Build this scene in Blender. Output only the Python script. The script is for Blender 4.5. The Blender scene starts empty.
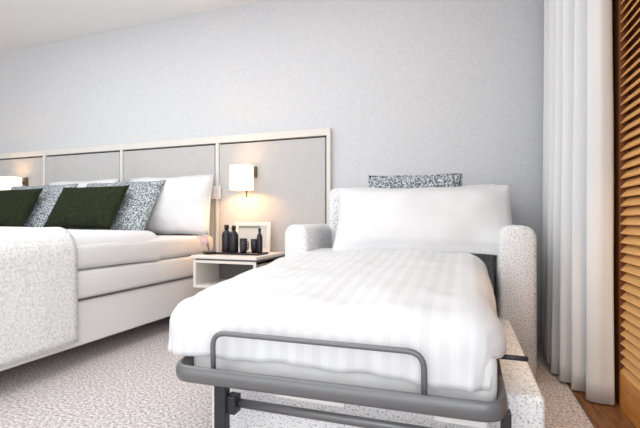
import bpy, bmesh, math, random
from mathutils import Vector, Matrix, noise
random.seed(7)
sc = bpy.context.scene
COL = sc.collection
PI = math.pi

# ---------------------------------------------------------------- materials
def new_mat(name):
    m = bpy.data.materials.new(name); m.use_nodes = True
    nt = m.node_tree
    b = nt.nodes['Principled BSDF']
    return m, nt, b

def plain(name, col, rough=0.6, metal=0.0, spec=0.4):
    m, nt, b = new_mat(name)
    b.inputs['Base Color'].default_value = (*col, 1)
    b.inputs['Roughness'].default_value = rough
    b.inputs['Metallic'].default_value = metal
    b.inputs['Specular IOR Level'].default_value = spec
    return m

def speckle(name, stops, scale=200, rough=0.9, bump=0.3, detail=2.0, stretch=(1, 1, 1), spec=0.15, bdist=0.003):
    """woven / heather fabric: noise driven colour ramp, in object space"""
    m, nt, b = new_mat(name)
    N = nt.nodes; L = nt.links
    tc = N.new('ShaderNodeTexCoord'); mp = N.new('ShaderNodeMapping')
    mp.inputs['Scale'].default_value = stretch
    L.new(tc.outputs['Object'], mp.inputs['Vector'])
    nz = N.new('ShaderNodeTexNoise'); nz.inputs['Scale'].default_value = scale
    nz.inputs['Detail'].default_value = detail
    L.new(mp.outputs['Vector'], nz.inputs['Vector'])
    cr = N.new('ShaderNodeValToRGB')
    e = cr.color_ramp.elements
    while len(e) < len(stops): e.new(0.5)
    for i, (p, c) in enumerate(stops):
        e[i].position = p; e[i].color = (*c, 1)
    L.new(nz.outputs['Fac'], cr.inputs['Fac'])
    L.new(cr.outputs['Color'], b.inputs['Base Color'])
    b.inputs['Roughness'].default_value = rough
    b.inputs['Specular IOR Level'].default_value = spec
    if bump:
        bp = N.new('ShaderNodeBump'); bp.inputs['Strength'].default_value = bump
        bp.inputs['Distance'].default_value = bdist
        L.new(nz.outputs['Fac'], bp.inputs['Height'])
        L.new(bp.outputs['Normal'], b.inputs['Normal'])
    return m

def satin(name, ca, cb, period, axis='X'):
    """white bed linen with woven satin stripes"""
    m, nt, b = new_mat(name)
    N = nt.nodes; L = nt.links
    tc = N.new('ShaderNodeTexCoord')
    wv = N.new('ShaderNodeTexWave'); wv.wave_type = 'BANDS'; wv.bands_direction = axis
    wv.inputs['Scale'].default_value = 2 * PI / 20 / period
    wv.inputs['Distortion'].default_value = 0.25; wv.inputs['Detail'].default_value = 1
    wv.inputs['Detail Scale'].default_value = 2
    L.new(tc.outputs['UV'], wv.inputs['Vector'])
    cr = N.new('ShaderNodeValToRGB')
    e = cr.color_ramp.elements
    e[0].position = .40; e[0].color = (*ca, 1); e[1].position = .60; e[1].color = (*cb, 1)
    L.new(wv.outputs['Fac'], cr.inputs['Fac'])
    L.new(cr.outputs['Color'], b.inputs['Base Color'])
    mr = N.new('ShaderNodeMapRange'); mr.inputs['To Min'].default_value = .75; mr.inputs['To Max'].default_value = .45
    L.new(wv.outputs['Fac'], mr.inputs['Value']); L.new(mr.outputs['Result'], b.inputs['Roughness'])
    b.inputs['Specular IOR Level'].default_value = .3
    return m

M = {}
M['wall'] = speckle('wallpaper_grey', [(.3, (.645, .65, .66)), (.7, (.715, .72, .73))], 60, .85, .06, 5, (1, 1, 1.5))
M['ceil'] = plain('ceiling_paint', (.90, .89, .88), .9)
M['carpet'] = speckle('carpet_speckle', [(.34, (.34, .305, .295)), (.50, (.60, .55, .54)), (.66, (.82, .775, .765))], 90, .95, .6, 3, (1, 1, 1), .05, .006)
M['linen'] = plain('white_linen', (.79, .79, .795), .7, 0, .25)
M['pillow'] = plain('white_cotton', (.80, .80, .805), .7, 0, .25)
M['satin'] = satin('white_satin_stripe', (.755, .755, .76), (.80, .80, .80), .05)
M['base'] = plain('pale_upholstery', (.82, .815, .81), .6)
M['mattress'] = plain('mattress_white', (.79, .79, .79), .75)
M['runner'] = speckle('runner_weave', [(.35, (.66, .67, .66)), (.5, (.82, .82, .815)), (.65, (.90, .90, .895))], 95, .9, .7, 3)
M['sofa'] = speckle('sofa_heather', [(.32, (.40, .40, .41)), (.43, (.76, .76, .77)), (.52, (.90, .90, .90))], 150, .9, .6, 3)
M['pattern'] = speckle('speckled_cushion', [(.40, (.10, .12, .135)), (.5, (.32, .36, .385)), (.62, (.70, .74, .75))], 95, .9, .5, 2.5)
M['green'] = speckle('dark_green_velvet', [(.3, (.014, .019, .008)), (.7, (.026, .034, .014))], 40, .85, .2, 2)
M['green_piping'] = plain('green_piping', (.008, .014, .008), .8)
M['panel'] = speckle('headboard_panel', [(.3, (.54, .53, .52)), (.7, (.57, .56, .55))], 18, .7, .08, 3)
M['frame'] = plain('headboard_frame', (.76, .73, .68), .5)
M['groove'] = plain('dark_groove', (.10, .085, .07), .8)
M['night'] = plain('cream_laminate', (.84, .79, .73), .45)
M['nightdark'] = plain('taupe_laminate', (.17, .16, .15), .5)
M['nightside'] = plain('cream_laminate_shaded', (.36, .345, .33), .5)  # shade on the cream stand's right side, put into its colour
M['metal'] = plain('grey_steel', (.20, .20, .205), .38, .55, .5)
M['darkmetal'] = plain('dark_steel', (.05, .05, .055), .4, .6, .5)
M['bronze'] = plain('bronze_fitting', (.14, .11, .07), .4, .7)
M['plastic'] = plain('white_plastic', (.82, .78, .76), .4)
M['black'] = plain('dark_glaze', (.022, .018, .022), .35)
M['blackcap'] = plain('dark_cap', (.03, .025, .022), .5)
M['print'] = plain('pale_print', (.62, .63, .62), .6)
M['printdark'] = plain('print_band', (.30, .31, .28), .6)
M['twig'] = plain('twig', (.22, .13, .10), .8)
M['petal'] = plain('petal_pink', (.86, .66, .66), .7)

def shade_mat():
    m, nt, b = new_mat('lit_lamp_shade')
    N = nt.nodes; L = nt.links
    b.inputs['Base Color'].default_value = (.92, .86, .74, 1)
    b.inputs['Roughness'].default_value = .8
    b.inputs['Emission Color'].default_value = (1, .86, .62, 1)
    b.inputs['Emission Strength'].default_value = 1.0
    return m
M['shade'] = shade_mat()

def bulb_mat():
    m, nt, b = new_mat('lit_bulb')
    b.inputs['Emission Color'].default_value = (1, .8, .5, 1)
    b.inputs['Emission Strength'].default_value = 8
    return m
M['bulb'] = bulb_mat()

def curtain_mat():
    m, nt, b = new_mat('curtain_white')
    N = nt.nodes; L = nt.links
    b.inputs['Base Color'].default_value = (.78, .78, .78, 1)
    b.inputs['Roughness'].default_value = .85
    b.inputs['Specular IOR Level'].default_value = .15
    tc = N.new('ShaderNodeTexCoord')
    nz = N.new('ShaderNodeTexNoise'); nz.inputs['Scale'].default_value = 220
    L.new(tc.outputs['Object'], nz.inputs['Vector'])
    bp = N.new('ShaderNodeBump'); bp.inputs['Strength'].default_value = .1; bp.inputs['Distance'].default_value = .002
    L.new(nz.outputs['Fac'], bp.inputs['Height']); L.new(bp.outputs['Normal'], b.inputs['Normal'])
    return m
M['curtain'] = curtain_mat()

def wood_mat():
    m, nt, b = new_mat('orange_wood')
    N = nt.nodes; L = nt.links
    tc = N.new('ShaderNodeTexCoord'); mp = N.new('ShaderNodeMapping')
    mp.inputs['Scale'].default_value = (6, 1.2, 14)
    L.new(tc.outputs['Object'], mp.inputs['Vector'])
    nz = N.new('ShaderNodeTexNoise'); nz.inputs['Scale'].default_value = 6; nz.inputs['Detail'].default_value = 5
    L.new(mp.outputs['Vector'], nz.inputs['Vector'])
    cr = N.new('ShaderNodeValToRGB'); e = cr.color_ramp.elements
    e[0].position = .3; e[0].color = (.58, .22, .040, 1); e[1].position = .7; e[1].color = (.80, .38, .09, 1)
    L.new(nz.outputs['Fac'], cr.inputs['Fac']); L.new(cr.outputs['Color'], b.inputs['Base Color'])
    b.inputs['Roughness'].default_value = .45
    return m
M['wood'] = wood_mat()
M['stile'] = plain('dark_shaded_wood', (.17, .055, .014), .5)  # curtain's shade on the stile, put into the wood colour
M['louver'] = plain('tan_wood', (.80, .44, .16), .5)
M['floor_strip'] = speckle('brown_floor_strip', [(.35, (.13, .055, .018)), (.65, (.26, .12, .04))], 14, .5, .1, 4, (4, .6, 1), .4)

# ---------------------------------------------------------------- helpers
def empty(name, loc, label, cat, group=None, rotz=0):
    o = bpy.data.objects.new(name, None); COL.objects.link(o)
    o.location = loc; o.rotation_euler = (0, 0, rotz); o.empty_display_size = .05
    o['label'] = label; o['category'] = cat
    if group: o['group'] = group
    return o

def tag(o, label, cat, group=None):
    o['label'] = label; o['category'] = cat
    if group: o['group'] = group
    return o

def obj(name, bm, m, parent=None, smooth=False, world=True):
    """link bm as one mesh object; vertex coordinates are world ones unless world=False"""
    me = bpy.data.meshes.new(name)
    bmesh.ops.recalc_face_normals(bm, faces=bm.faces[:])
    bm.to_mesh(me); bm.free()
    for mm in (m if isinstance(m, (list, tuple)) else [m]): me.materials.append(mm)
    if smooth:
        for p in me.polygons: p.use_smooth = True
    o = bpy.data.objects.new(name, me); COL.objects.link(o)
    if parent is not None:
        o.parent = parent
        if world:
            bpy.context.view_layer.update()
            o.matrix_parent_inverse = parent.matrix_world.inverted()
    return o

def structure(o):
    o['kind'] = 'structure'; return o

def box(bm, x0, x1, y0, y1, z0, z1, r=0, seg=2, mat=0):
    ret = bmesh.ops.create_cube(bm, size=1)
    vs = ret['verts']
    for v in vs:
        v.co = Vector((x0 + (v.co.x + .5) * (x1 - x0), y0 + (v.co.y + .5) * (y1 - y0), z0 + (v.co.z + .5) * (z1 - z0)))
    fs = set(f for v in vs for f in v.link_faces)
    for f in fs: f.material_index = mat
    if r:
        es = list(set(e for v in vs for e in v.link_edges))
        bmesh.ops.bevel(bm, geom=es, offset=r, segments=seg, profile=.5, affect='EDGES')
    return bm

def bx(*a, **k):
    return box(bmesh.new(), *a, **k)

def lathe(bm, cx, cy, prof, n=20):
    rings = []
    for r, z in prof:
        rings.append([bm.verts.new((cx + r * math.cos(2 * PI * i / n), cy + r * math.sin(2 * PI * i / n), z)) for i in range(n)])
    for a, b in zip(rings, rings[1:]):
        for i in range(n):
            bm.faces.new((a[i], a[(i + 1) % n], b[(i + 1) % n], b[i]))
    bm.faces.new(rings[0][::-1]); bm.faces.new(rings[-1])
    return bm

def tube(bm, pts, ru, rv=None, n=10, up=Vector((0, 0, 1))):
    """sweep an ellipse (ru sideways, rv along up) along a polyline"""
    rv = rv or ru
    pts = [Vector(p) for p in pts]
    rings = []
    for i, p in enumerate(pts):
        t = (pts[min(i + 1, len(pts) - 1)] - pts[max(i - 1, 0)]).normalized()
        u = up
        if abs(t.dot(up)) > .95 : u = Vector((0, 1, 0))
        if abs(up.y) > .5: u = up
        s = t.cross(u).normalized(); w = s.cross(t).normalized()
        rings.append([bm.verts.new(p + s * ru * math.cos(2 * PI * k / n) + w * rv * math.sin(2 * PI * k / n)) for k in range(n)])
    for a, b in zip(rings, rings[1:]):
        for i in range(n):
            bm.faces.new((a[i], a[(i + 1) % n], b[(i + 1) % n], b[i]))
    bm.faces.new(rings[0][::-1]); bm.faces.new(rings[-1])
    return bm

def rounded_path(corners, r, seg=6):
    """polyline with filleted corners"""
    C = [Vector(c) for c in corners]; out = [C[0]]
    for a, b, c in zip(C, C[1:], C[2:]):
        d1 = (a - b).normalized(); d2 = (c - b).normalized()
        p0 = b + d1 * r; p1 = b + d2 * r
        for k in range(seg + 1):
            t = k / seg
            out.append(p0 * (1 - t) ** 2 + b * 2 * t * (1 - t) + p1 * t * t)
    out.append(C[-1]); return out

def pillow_bm(W, H, T, pinch=.06, nu=30, nv=20, wr=.006, seed=0, flange=0.0, sag=0.0):
    """closed cushion in the XZ plane, thickness along Y, resting on z=0"""
    bm = bmesh.new(); grids = []
    for side in (-1, 1):
        g = []
        for i in range(nu + 1):
            row = []
            for j in range(nv + 1):
                u = -1 + 2 * i / nu; v = -1 + 2 * j / nv
                fu = max(0, 1 - abs(u) ** 3.0); fv = max(0, 1 - abs(v) ** 3.0)
                if flange:
                    fl = flange
                    uu = min(1, abs(u) / (1 - fl)); vv = min(1, abs(v) / (1 - fl * W / H))
                    fu = max(0, 1 - uu ** 3); fv = max(0, 1 - vv ** 3)
                t = T / 2 * math.sqrt(fu * fv)
                x = W / 2 * u * (1 - pinch * (1 - v * v)); z = H / 2 * v * (1 - pinch * 1.2 * (1 - u * u))
                z -= sag * (1 - u * u) * (.5 + .5 * v)
                p = Vector((x * 6, z * 6, seed * 3.1 + side))
                nzv = noise.noise(p) * wr + noise.noise(p * 2.7) * wr * .5
                edge = min(fu, fv)
                t = t + nzv * min(1, edge * 3)
                if flange: t = max(t, .0035)
                z += noise.noise(Vector((u * 2.3, seed * 1.7, v))) * wr * .9 * (1 if abs(v) > .9 else .6)
                row.append(bm.verts.new((x, side * t, z + H / 2)))
            g.append(row)
        grids.append(g)
        for i in range(nu):
            for j in range(nv):
                q = (g[i][j], g[i + 1][j], g[i + 1][j + 1], g[i][j + 1])
                bm.faces.new(q if side < 0 else q[::-1])
    if flange:
        a, b = grids
        for i in range(nu):
            bm.faces.new((a[i][0], a[i + 1][0], b[i + 1][0], b[i][0]))
            bm.faces.new((a[i][nv], a[i + 1][nv], b[i + 1][nv], b[i][nv]))
        for j in range(nv):
            bm.faces.new((a[0][j], a[0][j + 1], b[0][j + 1], b[0][j]))
            bm.faces.new((a[nu][j], a[nu][j + 1], b[nu][j + 1], b[nu][j]))
    else:
        bmesh.ops.remove_doubles(bm, verts=bm.verts[:], dist=.0002)
    return bm

def pillow_loop(W, H, pinch, seed=0, wr=.006, n=24):
    """seam outline of pillow_bm (for piping)"""
    pts = []
    def P(u, v):
        x = W / 2 * u * (1 - pinch * (1 - v * v)); z = H / 2 * v * (1 - pinch * 1.2 * (1 - u * u))
        z += noise.noise(Vector((u * 2.3, seed * 1.7, v))) * wr * .9 * (1 if abs(v) > .9 else .6)
        return Vector((x, 0, z + H / 2))
    for k in range(n): pts.append(P(-1 + 2 * k / n, -1))
    for k in range(n): pts.append(P(1, -1 + 2 * k / n))
    for k in range(n): pts.append(P(1 - 2 * k / n, 1))
    for k in range(n + 1): pts.append(P(-1, 1 - 2 * k / n))
    return pts

def place_pillow(o, loc, tilt, rz=0):
    """tilt backwards (top goes to +Y) by tilt radians"""
    o.location = loc; o.rotation_euler = (-tilt, 0, rz)

def drape(x0, x1, y0, y1, topz, drops, r, res=.03, wr=.004, wfreq=5, seed=0, flare=.15, rip=0.0, ripfreq=30, under=None):
    """cloth lying on a rectangle, hanging over the sides. drops = (left, right, front, back) lengths"""
    dl, dr, df, db = drops
    xs0, xs1, ys0, ys1 = x0 - dl, x1 + dr, y0 - df, y1 + db
    nx = max(4, int((xs1 - xs0) / res)); ny = max(4, int((ys1 - ys0) / res))
    bm = bmesh.new(); uvl = bm.loops.layers.uv.new('UVMap'); g = []; uvs = {}
    for i in range(nx + 1):
        row = []
        for j in range(ny + 1):
            a = xs0 + (xs1 - xs0) * i / nx; b = ys0 + (ys1 - ys0) * j / ny
            ea = (a - x1) if a > x1 else ((a - x0) if a < x0 else 0)
            eb = (b - y1) if b > y1 else ((b - y0) if b < y0 else 0)
            cx = min(max(a, x0), x1); cy = min(max(b, y0), y1)
            z = topz(cx, cy)
            n1 = noise.noise(Vector((a * wfreq, b * wfreq, seed)))
            n2 = noise.noise(Vector((a * wfreq * 2.6, b * wfreq * 2.6, seed + 9)))
            bump = (n1 + .45 * n2) * wr
            Lm = max(abs(ea), abs(eb))
            if Lm > 1e-6:
                d = Vector((ea, eb)).normalized()
                q = r * PI / 2
                if Lm < q:
                    th = Lm / r
                    out = r * math.sin(th); dn = r * (1 - math.cos(th))
                    nrm = Vector((d.x * math.sin(th), d.y * math.sin(th), math.cos(th)))
                else:
                    k = Lm - q
                    fl = flare * k
                    out = r + fl; dn = r + k
                    nrm = Vector((d.x, d.y, .1)).normalized()
                    t = a if abs(eb) >= abs(ea) else b
                    bump += rip * math.sin(t * ripfreq + 2 * noise.noise(Vector((t * 3, seed, 0)))) * min(1, k / .08)
                p = Vector((cx + d.x * out, cy + d.y * out, z - dn)) + nrm * bump
            else:
                p = Vector((cx, cy, z + bump))
            v = bm.verts.new(p); uvs[v] = (a, b); row.append(v)
        g.append(row)
    for i in range(nx):
        for j in range(ny):
            f = bm.faces.new((g[i][j], g[i + 1][j], g[i + 1][j + 1], g[i][j + 1]))
            for l in f.loops: l[uvl].uv = uvs[l.vert]
    return bm

def solidify(o, t, offset=-1):
    m = o.modifiers.new('thickness', 'SOLIDIFY'); m.thickness = t; m.offset = offset
    return o

# ---------------------------------------------------------------- room
YW, ZC, XR, XL, YB = 2.86, 2.46, .63, -5.3, -2.7
structure(obj('floor', bx(XL, XR, YB, YW, -.06, 0), M['carpet']))
structure(obj('trim_1', bx(.445, XR, YB, YW, 0, .006, r=.002, seg=1), M['floor_strip']))   # brown strip on the floor along the right wall
structure(obj('ceiling', bx(XL, XR, YB, YW, ZC, ZC + .06), M['ceil']))
structure(obj('wall_back', bx(XL - .1, XR + .1, YW, YW + .1, -.06, ZC + .06), M['wall']))
b = bmesh.new()   # right wall, with a window behind the camera
box(b, XR, XR + .1, -.25, YW, -.06, ZC + .06); box(b, XR, XR + .1, YB, -2.35, -.06, ZC + .06)
box(b, XR, XR + .1, -2.35, -.25, -.06, .3); box(b, XR, XR + .1, -2.35, -.25, 2.3, ZC + .06)
structure(obj('wall_right', b, M['wall']))
structure(obj('wall_left', bx(XL - .1, XL, YB, YW, -.06, ZC + .06), M['wall']))
# wall behind the camera, with the wide balcony opening daylight comes through
b = bmesh.new()
box(b, XL - .1, -4.6, YB - .1, YB, -.06, ZC + .06)
box(b, .3, XR + .1, YB - .1, YB, -.06, ZC + .06)
box(b, -4.6, .3, YB - .1, YB, 2.34, ZC + .06)
box(b, -4.6, .3, YB - .1, YB, -.06, .05)
structure(obj('wall_front', b, M['wall']))

# ---------------------------------------------------------------- headboard
hb = empty('headboard', (-2.82, YW, 0), 'long cream framed headboard of greige panels across the grey wall', 'headboard')
SE = [-4.72, -3.775, -2.836, -1.862, -.930]
HT = 1.425
obj('back_board', bx(-4.72, -.915, YW - .014, YW - .001, .06, HT - .02), M['groove'], hb)
for i in range(4):
    obj('panel', bx(SE[i] + .018, SE[i + 1] - .026, YW - .034, YW - .012, .08, HT - .066, r=.003, seg=1), M['panel'], hb)
for i, x in enumerate(SE):
    obj('upright', bx(x - .014, x + .016, YW - .042, YW - .002, .05, HT - .05, r=.002, seg=1), M['frame'], hb)
obj('top_rail', bx(-4.734, -.914, YW - .042, YW - .001, HT - .053, HT, r=.002, seg=1), M['frame'], hb)

# switch on the upright beside the bed
sw = empty('switch_plate', (-1.867, YW - .045, .98), 'small square white switch plate on headboard beside the white pillow', 'switch')
obj('plate', bx(-1.914, -1.820, YW - .056, YW - .043, .925, 1.030, r=.003), M['plastic'], sw)
obj('rocker', bx(-1.90, -1.834, YW - .061, YW - .055, .945, 1.010, r=.002), M['plastic'], sw)

# ---------------------------------------------------------------- wall lamps
def sconce(cx, label):
    e = empty('wall_lamp', (cx, YW - .03, 1.07), label, 'lamp', 'bedside wall lamps')
    y0, y1 = YW - .20, YW - .10
    obj('backplate', bx(cx + .02, cx + .07, YW - .052, YW - .033, 1.085, 1.170, r=.004), M['bronze'], e)
    b = bmesh.new(); tube(b, [(cx + .03, YW - .045, 1.12), (cx + .03, YW - .15, 1.12)], .008)
    obj('arm', b, M['bronze'], e, True)
    # box shade, open above and below
    b = bmesh.new(); t = .004; z0, z1 = .985, 1.168; x0, x1 = cx - .074, cx + .074
    box(b, x0, x1, y0, y0 + t, z0, z1); box(b, x0, x1, y1 - t, y1, z0, z1)
    box(b, x0, x0 + t, y0 + t, y1 - t, z0, z1); box(b, x1 - t, x1, y0 + t, y1 - t, z0, z1)
    obj('lamp_shade', b, M['shade'], e)
    b = bmesh.new(); lathe(b, cx, YW - .15, [(.006, 1.04), (.02, 1.055), (.026, 1.08), (.02, 1.105), (.008, 1.118)], 12)
    obj('bulb', b, M['bulb'], e, True)
    b = bmesh.new(); tube(b, [(cx + .03, YW - .13, 1.12), (cx + .03, YW - .13, .930)], .0055)
    obj('switch_stem', b, M['bronze'], e, True)
    l = bpy.data.lights.new('wall_lamp_glow', 'POINT'); l.energy = 6.5; l.color = (1, .50, .18); l.shadow_soft_size = .02
    lo = bpy.data.objects.new('wall_lamp_glow', l); COL.objects.link(lo); lo.location = (cx - .01, YW - .15, 1.02)
    lo.parent = e; bpy.context.view_layer.update(); lo.matrix_parent_inverse = e.matrix_world.inverted()
sconce(-1.575, 'lit square shade wall lamp on the headboard above the nightstand')
sconce(-4.06, 'lit square shade wall lamp at far left behind the green cushions')

# ---------------------------------------------------------------- nightstand
ns = empty('nightstand', (-1.49, 2.57, .31), 'floating cream nightstand with open shelf between the two beds', 'nightstand')
nx0, nx1, ny0, ny1 = -1.728, -1.253, 2.335, YW - .045
obj('tabletop', bx(nx0 - .012, nx1 + .006, ny0 - .008, ny1, .503, .523, r=.002), M['night'], ns)
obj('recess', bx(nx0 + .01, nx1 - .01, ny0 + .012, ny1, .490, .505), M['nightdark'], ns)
obj('side_panel', bx(nx0, nx0 + .02, ny0, ny1, .31, .491), M['night'], ns)
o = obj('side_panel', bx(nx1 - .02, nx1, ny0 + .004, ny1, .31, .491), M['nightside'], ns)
obj('shelf', bx(nx0, nx1, ny0 - .001, ny1, .474, .4915), M['night'], ns)
obj('bottom_panel', bx(nx0, nx1, ny0 - .001, ny1, .307, .325), M['night'], ns)
obj('edge_strip', bx(nx1 - .02, nx1, ny0 - .001, ny0 + .004, .325, .474), M['night'], ns)
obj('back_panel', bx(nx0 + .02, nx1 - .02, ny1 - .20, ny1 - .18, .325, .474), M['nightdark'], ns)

# things on the nightstand
NZ = .5235
tr = tag(obj('tray', bx(-1.645, -1.295, 2.44, 2.60, NZ, NZ + .012, r=.004), M['black']), 'flat dark tray under the bottles on the nightstand', 'tray')
TZ = NZ + .0125
def bottle(x, y, h, r, label):
    e = empty('bottle', (x, y, TZ), label, 'bottle', 'dark bottles on the tray')
    b = bmesh.new()
    lathe(b, x, y, [(r * .9, TZ), (r, TZ + .006), (r, TZ + h * .62), (r * .8, TZ + h * .72), (r * .38, TZ + h * .80), (r * .38, TZ + h * .86)])
    obj('body', b, M['black'], e, True)
    b = bmesh.new(); lathe(b, x, y, [(r * .48, TZ + h * .85), (r * .48, TZ + h * .985), (r * .4, TZ + h)])
    obj('cap', b, M['blackcap'], e, True)
bottle(-1.585, 2.52, .190, .034, 'tall dark bottle standing leftmost on the nightstand tray')
bottle(-1.515, 2.50, .186, .032, 'tall dark bottle second from left on the nightstand tray')
bottle(-1.325, 2.52, .168, .020, 'slim dark bottle standing at the right end of the tray')
def cup(x, y, h, r, label):
    e = empty('cup', (x, y, TZ), label, 'cup', 'dark cups on the tray')
    b = bmesh.new()
    lathe(b, x, y, [(r * .7, TZ), (r * .95, TZ + h * .3), (r, TZ + h), (r * .88, TZ + h), (r * .8, TZ + h * .35)])
    obj('bowl', b, M['black'], e, True)
    b = bmesh.new()
    tube(b, [(x + r * .9, y, TZ + h * .8), (x + r * 1.4, y, TZ + h * .72), (x + r * 1.4, y, TZ + h * .35), (x + r * .9, y, TZ + h * .25)], .004, n=6, up=Vector((0, 1, 0)))
    obj('handle', b, M['black'], e, True)
cup(-1.462, 2.54, .095, .027, 'dark cup beside the two tall bottles on the tray')
cup(-1.425, 2.475, .075, .027, 'front low dark cup in the middle of the tray')
cup(-1.378, 2.545, .092, .026, 'dark cup nearest the slim bottle on the tray')

pf = empty('picture_frame', (-1.50, 2.72, NZ), 'cream framed pale print leaning on headboard behind dark bottles', 'picture frame')
pf.rotation_euler = (-.10, 0, 0)
b = bmesh.new(); W, H, t, d = .30, .225, .030, .016
box(b, -W/2, W/2, 0, d, 0, t); box(b, -W/2, W/2, 0, d, H - t, H)
box(b, -W/2, -W/2 + t, 0, d, t, H - t); box(b, W/2 - t, W/2, 0, d, t, H - t)
obj('frame', b, M['night'], pf, world=False)
b = bmesh.new(); box(b, -W/2 + t, W/2 - t, .006, .012, t, H - t); obj('print', b, M['print'], pf, world=False)
b = bmesh.new(); box(b, -W/2 + t, W/2 - t - .06, .003, .007, H - t - .018, H - t); obj('print_band', b, M['printdark'], pf, world=False)

dish = empty('flower_dish', (-1.69, 2.42, NZ), 'low dark dish with drooping pink flowers at the nightstand left edge', 'flower arrangement')
dx, dy = -1.672, 2.44
b = bmesh.new(); lathe(b, dx, dy, [(.030, NZ), (.045, NZ + .006), (.050, NZ + .016), (.044, NZ + .016), (.02, NZ + .008)])
obj('dish', b, M['black'], dish, True)
tw = bmesh.new(); pt = bmesh.new()
for k in range(7):
    a = random.uniform(-.5, .5); L = random.uniform(.09, .15)
    top = Vector((dx - L * (.35 + .25 * random.random()), dy + .09 * a, NZ + L * .85))
    mid = Vector((dx - .015, dy + .03 * a, NZ + L * .6))
    tube(tw, [(dx, dy, NZ + .01), mid, top], .0012, n=5)
    for q in range(5):
        c = mid.lerp(top, random.uniform(.2, 1)) + Vector((random.uniform(-.015, .015), random.uniform(-.015, .015), random.uniform(-.01, .015)))
        for s in range(5):
            an = s * 2 * PI / 5
            p = c + Vector((math.cos(an) * .006, math.sin(an) * .003, math.sin(an) * .006))
            bmesh.ops.create_icosphere(pt, subdivisions=1, radius=.0045, matrix=Matrix.Translation(p))
obj('stems', tw, M['twig'], dish); obj('petals', pt, M['petal'], dish, True)

# ---------------------------------------------------------------- big bed
BX0, BX1, BY0, BY1 = -3.765, -1.885, .83, YW - .05
bed = empty('double_bed', (-2.82, 1.8, 0), 'wide double bed with pale upholstered base against the panelled headboard', 'bed')
b = bx(BX0 + .004, BX1, BY0, BY1, .105, .340, r=.012, seg=3); obj('bed_base', b, M['base'], bed)
b = bx(BX0, BX1 + .008, BY0, BY1, .345, .497, r=.025, seg=3); obj('mattress', b, M['mattress'], bed, True)
b = bx(BX0, BX1 + .010, BY0, BY1, .499, .640, r=.035, seg=3); obj('mattress_topper', b, M['mattress'], bed, True)
b = bmesh.new(); tube(b, [(BX1 + .004, y, .343) for y in (BY0 + .02, 1.8, BY1 - .02)], .004, .003, 8); obj('piping', b, M['groove'], bed)
obj('underbed_filler', bx(BX0 + .1, BX1 - .38, BY0 + .3, BY1 - .02, 0, .106), M['groove'], bed)  # dark block added under the bed to keep the gap there in shade
for x in (BX0 + .05, BX1 - .07):
    for y in (BY0 + .15, BY1 - .2):
        obj('leg', bx(x - .025, x + .025, y - .025, y + .025, 0, .106), M['darkmetal'], bed)

o = obj('duvet', drape(BX0 + .05, BX1 - .095, .84, 2.17, lambda x, y: .690 + .012 * math.sin((y - .8) * 2.2), (.20, .25, .2, .05), .10, .03, .006, 4, 3, .04, .002, 18), M['linen'], None, True)
solidify(o, .012); tag(o, 'white duvet spread flat over the wide double bed', 'duvet')

o = obj('bed_runner', drape(BX0 + .03, BX1 - .105, .90, 1.565, lambda x, y: .704 + .012 * math.sin((y - .8) * 2.2), (.5, .645, .0, .0), .125, .03, .003, 6, 5, .02, .002, 14), M['runner'], None, True)
solidify(o, .007, 1); tag(o, 'pale textured runner draped across the double bed at lower left', 'bed runner')

def loose(name, bm, m, loc, tilt, label, cat, group, rz=0, piping=None):
    e = empty(name, loc, label, cat, group)
    e.rotation_euler = (-tilt, 0, rz)
    obj('cover', bm, m, e, True, world=False)
    if piping:
        b = bmesh.new(); tube(b, piping[0], .004, n=6, up=Vector((0, 1, 0))); obj('piping', b, piping[1], e, True, world=False)
    return e
# white pillows against the headboard
for k, (cx, lab) in enumerate(((-2.24, 'white pillow at the nightstand end, leaning on the headboard'),
                               (-3.18, 'white pillow mostly hidden between the two speckled bed cushions'))):
    loose('pillow', pillow_bm(.80, .46, .20, .02, seed=k + 1, wr=.014), M['pillow'], (cx, 2.675, .648), .12, lab, 'pillow', 'white pillows on the double bed', piping=(pillow_loop(.80, .46, .02, k + 1, .014), M['pillow']))
# speckled shams
for k, (cx, lab) in enumerate(((-2.62, 'grey speckled cushion beside the right white pillow on the double bed'),
                               (-3.54, 'grey speckled cushion between the two green cushions on the double bed'))):
    loose('cushion', pillow_bm(.80, .475, .13, .03, seed=k + 11, wr=.006), M['pattern'], (cx, 2.40, .665), .55, lab, 'cushion', 'speckled cushions', piping=(pillow_loop(.80, .475, .03, k + 11), M['pattern']))
# green cushions
for k, (cx, lab) in enumerate(((-2.735, 'dark green cushion right of centre on the double bed'),
                               (-3.645, 'dark green cushion at the far left edge of the photo'))):
    loose('cushion', pillow_bm(.67, .37, .11, .025, seed=k + 21, wr=.004), M['green'], (cx, 2.285, .695), .50, lab, 'cushion', 'dark green cushions', piping=(pillow_loop(.67, .37, .025, k + 21, .004), M['green_piping']))

# ---------------------------------------------------------------- sofa bed
sb = empty('sofa_bed', (-.34, 1.9, 0), 'pulled out single sofa bed in grey speckled fabric with steel frame', 'sofa bed')
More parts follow.
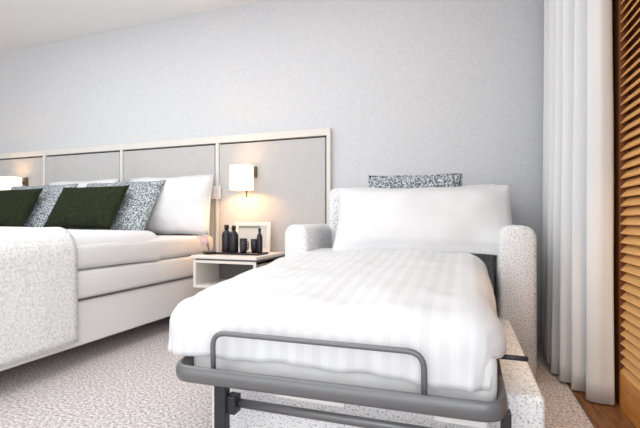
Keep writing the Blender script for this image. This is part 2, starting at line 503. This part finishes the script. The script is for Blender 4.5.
# seat box
b = bx(-.82, .198, 1.20, 2.62, .03, .297, r=.018, seg=3); obj('seat_box', b, M['sofa'], sb, True)
b = bx(-.845, .205, 2.53, YW - .06, .03, .968, r=.05, seg=4); obj('backrest', b, M['sofa'], sb, True)
def arm(x0, x1, y0, y1, h):
    bm = bmesh.new(); n = 14; prof = []
    w = (x1 - x0) / 2; cx = (x0 + x1) / 2
    prof.append((x0, .03)); 
    for k in range(n + 1):
        a = PI - PI * k / n
        prof.append((cx + w * math.copysign(abs(math.cos(a)) ** .75, math.cos(a)), h - w * .95 + w * .95 * math.sin(a) ** .75))
    prof.append((x1, .03))
    ys = [(y0, .80), (y0 + .008, .93), (y0 + .025, 1.0), (y1, 1.0)]
    rings = []
    for y, s in ys:
        rings.append([bm.verts.new((cx + (x - cx) * s, y, .03 + (z - .03) * (1 - (1 - s) * .12))) for x, z in prof])
    N = len(prof)
    for a, c in zip(rings, rings[1:]):
        for i in range(N):
            bm.faces.new((a[i], a[(i + 1) % N], c[(i + 1) % N], c[i]))
    bm.faces.new(rings[0]); bm.faces.new(rings[-1][::-1])
    return bm
obj('armrest', arm(-.955, -.815, 2.10, YW - .06, .735), M['sofa'], sb, True)
obj('armrest', arm(.152, .312, 2.10, YW - .06, .735), M['sofa'], sb, True)
for x in (-.88, .24):
    for y in (2.18, 2.7):
        obj('foot', bx(x - .025, x + .025, y - .025, y + .025, 0, .031), M['darkmetal'], sb)
for x in (-.74, .14):
    obj('foot', bx(x - .025, x + .025, 1.30, 1.35, 0, .031), M['darkmetal'], sb)
# pull-out frame
b = bmesh.new()
path = rounded_path([(-.848, 1.17, .300), (-.848, 1.045, .293), (.090, 1.080, .293), (.090, 1.25, .302)], .06, 7)
tube(b, path, .013, .026, 12); obj('foot_rail', b, M['metal'], sb, True)
b = bmesh.new()
hoop = rounded_path([(-.712, 1.060, .30), (-.712, 1.055, .424), (-.098, 1.072, .424), (-.098, 1.078, .30)], .045, 7)
tube(b, hoop, .008, n=10, up=Vector((0, 1, 0))); obj('guard_hoop', b, M['metal'], sb, True)
for x in (-.838, .090):
    b = bmesh.new(); tube(b, [(x, 1.22, .302), (x, 1.7, .36), (x, 2.45, .44)], .011, .015, 10); obj('side_rail', b, M['darkmetal'], sb, True)
obj('leg', bx(-.722, -.682, 1.075, 1.105, 0, .280, r=.004), M['darkmetal'], sb)
obj('leg', bx(.084, .108, 1.110, 1.140, 0, .285, r=.004), M['darkmetal'], sb)
b = bmesh.new(); tube(b, [(-.70, 1.115, .196), (.08, 1.130, .196)], .011, .014, 10); obj('cross_bar', b, M['metal'], sb, True)
obj('leg_bracket', bx(-.690, -.655, 1.085, 1.125, .17, .225, r=.004), M['darkmetal'], sb)
obj('white_strip', bx(-.520, -.315, 1.095, 1.110, .243, .262), M['plastic'], sb)  # white strips just below the foot rail
obj('white_strip', bx(-.075, .05, 1.100, 1.115, .243, .262), M['plastic'], sb)
b = bmesh.new(); tube(b, [(.085, 1.20, .395), (.155, 1.20, .395)], .007, n=8); obj('pivot_pin', b, M['darkmetal'], sb, True)
# mattress with a slope to the foot
b = bx(-.845, .078, 1.122, 2.46, .298, .5, r=.03, seg=3)
for v in b.verts:
    t = (v.co.y - 1.122) / 1.338
    if v.co.z > .41: v.co.z += -.085 + .125 * t
    else: v.co.z += -.035 + .10 * t
obj('mattress', b, M['mattress'], sb, True)

# duvet of the sofa bed
def top2(x, y):
    t = min(1, max(0, (y - 1.1) / 1.1))
    c = (x + .37) / .46
    return .492 + .098 * t ** .8 + .012 * (1 - c * c) + .004 * math.sin(x * 22)
o = obj('duvet', drape(-.862, .002, 1.205, 2.30, top2, (.205, .165, .238, .03), .10, .016, .013, 4.2, 31, .06, .005, 52), M['satin'], None, True)
solidify(o, .014); tag(o, 'white satin striped duvet tucked over the pulled out sofa bed', 'duvet')

loose('pillow', pillow_bm(.95, .42, .17, .035, seed=41, wr=.012, flange=.045), M['pillow'], (-.222, 2.205, .582), .50, 'wide white flanged pillow on the sofa bed', 'pillow', None, rz=.08)
loose('cushion', pillow_bm(.54, .385, .09, .03, seed=43), M['pattern'], (-.285, 2.465, .645), .08, 'grey speckled cushion peeking above the sofa bed pillow', 'cushion', 'speckled cushions', rz=.06, piping=(pillow_loop(.54, .385, .03, 43), M['pattern']))

# ---------------------------------------------------------------- curtain
bm = bmesh.new(); rows = []
ctl = [(.435, 2.76), (.54, 2.72), (.415, 2.66), (.55, 2.60), (.41, 2.54), (.555, 2.48), (.400, 2.41), (.56, 2.36), (.400, 2.28),
       (.565, 2.24), (.415, 2.175), (.57, 2.145), (.445, 2.085), (.575, 2.06), (.478, 1.995), (.515, 1.965), (.565, 1.968), (.575, 2.00)]
def cr_spline(P, n=8):
    out = []; P = [Vector(p) for p in P]
    for i in range(len(P) - 1):
        p0 = P[max(i - 1, 0)]; p1 = P[i]; p2 = P[i + 1]; p3 = P[min(i + 2, len(P) - 1)]
        for k in range(n):
            t = k / n
            out.append(.5 * ((2 * p1) + (p2 - p0) * t + (2 * p0 - 5 * p1 + 4 * p2 - p3) * t * t + (3 * p1 - p0 - 3 * p2 + p3) * t ** 3))
    out.append(P[-1]); return out
base = cr_spline(ctl)
zs = [.012, .1, .3, .6, .9, 1.2, 1.5, 1.8, 2.1, 2.3, ZC - .002]
for z in zs:
    h = z / ZC; row = []
    for i, p in enumerate(base):
        k = 1.0 - .18 * h
        xc = .49
        x = xc + (p.x - xc) * k + .006 * noise.noise(Vector((i * .15, z * 1.3, 2)))
        y = p.y + .012 * noise.noise(Vector((i * .12, z * 1.1, 7))) + .02 * h * 0
        row.append(bm.verts.new((x + .006 * h, y, z)))
    rows.append(row)
for a, c in zip(rows, rows[1:]):
    for i in range(len(a) - 1): bm.faces.new((a[i], a[i + 1], c[i + 1], c[i]))
o = obj('curtain', bm, M['curtain'], None, True); solidify(o, .003, 0)
tag(o, 'long white pleated curtain hanging beside the louvered wood panel', 'curtain')

# ---------------------------------------------------------------- louvered panel
lv = empty('louvered_panel', (.60, 1.6, 0), 'orange wooden louvered panel at the right edge by the curtain', 'louvered panel')
px0, px1, py0, py1, pz1 = .588, .622, 1.10, 2.04, ZC - .04
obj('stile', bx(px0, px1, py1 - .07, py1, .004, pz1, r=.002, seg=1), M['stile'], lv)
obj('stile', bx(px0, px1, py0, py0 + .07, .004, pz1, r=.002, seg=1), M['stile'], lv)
obj('bottom_rail', bx(px0, px1, py0 + .07, py1 - .07, .004, .15, r=.002, seg=1), M['wood'], lv)
obj('top_rail', bx(px0, px1, py0 + .07, py1 - .07, pz1 - .1, pz1, r=.002, seg=1), M['wood'], lv)
bm = bmesh.new(); z = .165
while z < pz1 - .11:
    ret = bmesh.ops.create_cube(bm, size=1)
    mt = Matrix.Translation((.605, (py0 + py1) / 2, z)) @ Matrix.Rotation(math.radians(-50), 4, 'Y') @ Matrix.Diagonal((.040, py1 - py0 - .14, .006, 1))
    bmesh.ops.transform(bm, matrix=mt, verts=ret['verts'])
    z += .037
obj('louvers', bm, M['louver'], lv)
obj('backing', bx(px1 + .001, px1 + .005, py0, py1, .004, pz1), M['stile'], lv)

# ---------------------------------------------------------------- light
w = bpy.data.worlds.new('daylight'); sc.world = w; w.use_nodes = True
bg = w.node_tree.nodes['Background']; bg.inputs['Color'].default_value = (.93, .96, 1, 1); bg.inputs['Strength'].default_value = 1.5

def area(name, loc, rot, sx, sy, e, col=(1, 1, 1)):
    l = bpy.data.lights.new(name, 'AREA'); l.shape = 'RECTANGLE'; l.size = sx; l.size_y = sy; l.energy = e; l.color = col
    o = bpy.data.objects.new(name, l); COL.objects.link(o); o.location = loc; o.rotation_euler = rot
    return o
# daylight through the balcony opening behind the camera and the window on the right
area('balcony_daylight', (-2.15, YB + .03, 1.2), (PI / 2 + .25, 0, 0), 4.8, 2.2, 34, (.94, .97, 1))
area('window_daylight', (XR - .02, -1.3, 1.3), (PI / 2, 0, PI / 2), 2.0, 1.9, 44, (.94, .97, 1))
# unseen soft fill light added under the ceiling
area('ceiling_fill', (-2.0, 1.0, ZC - .02), (0, 0, 0), 3.4, 2.0, 46, (.965, .985, 1))
# warm downlight over the louvered panel
s = bpy.data.lights.new('downlight', 'SPOT'); s.energy = 62; s.color = (1, .62, .30); s.spot_size = math.radians(38); s.spot_blend = .6; s.shadow_soft_size = .04
so = bpy.data.objects.new('downlight', s); COL.objects.link(so); so.location = (.50, 1.0, ZC - .04)
so.rotation_euler = (Vector((.64, 1.66, .1)) - so.location).to_track_quat('-Z', 'Y').to_euler()

# ---------------------------------------------------------------- camera
cam = bpy.data.cameras.new('camera'); co = bpy.data.objects.new('camera', cam); COL.objects.link(co)
co.location = (0, 0, .76); co.rotation_euler = (PI / 2, 0, math.radians(19.4))
cam.sensor_width = 36; cam.lens = 412 / 640 * 36; cam.shift_y = 6 / 640; cam.clip_start = .02
sc.camera = co
vs = sc.view_settings
vs.view_transform = 'Standard'; vs.look = 'None'; vs.gamma = 1; vs.use_curve_mapping = False; vs.exposure = -.1
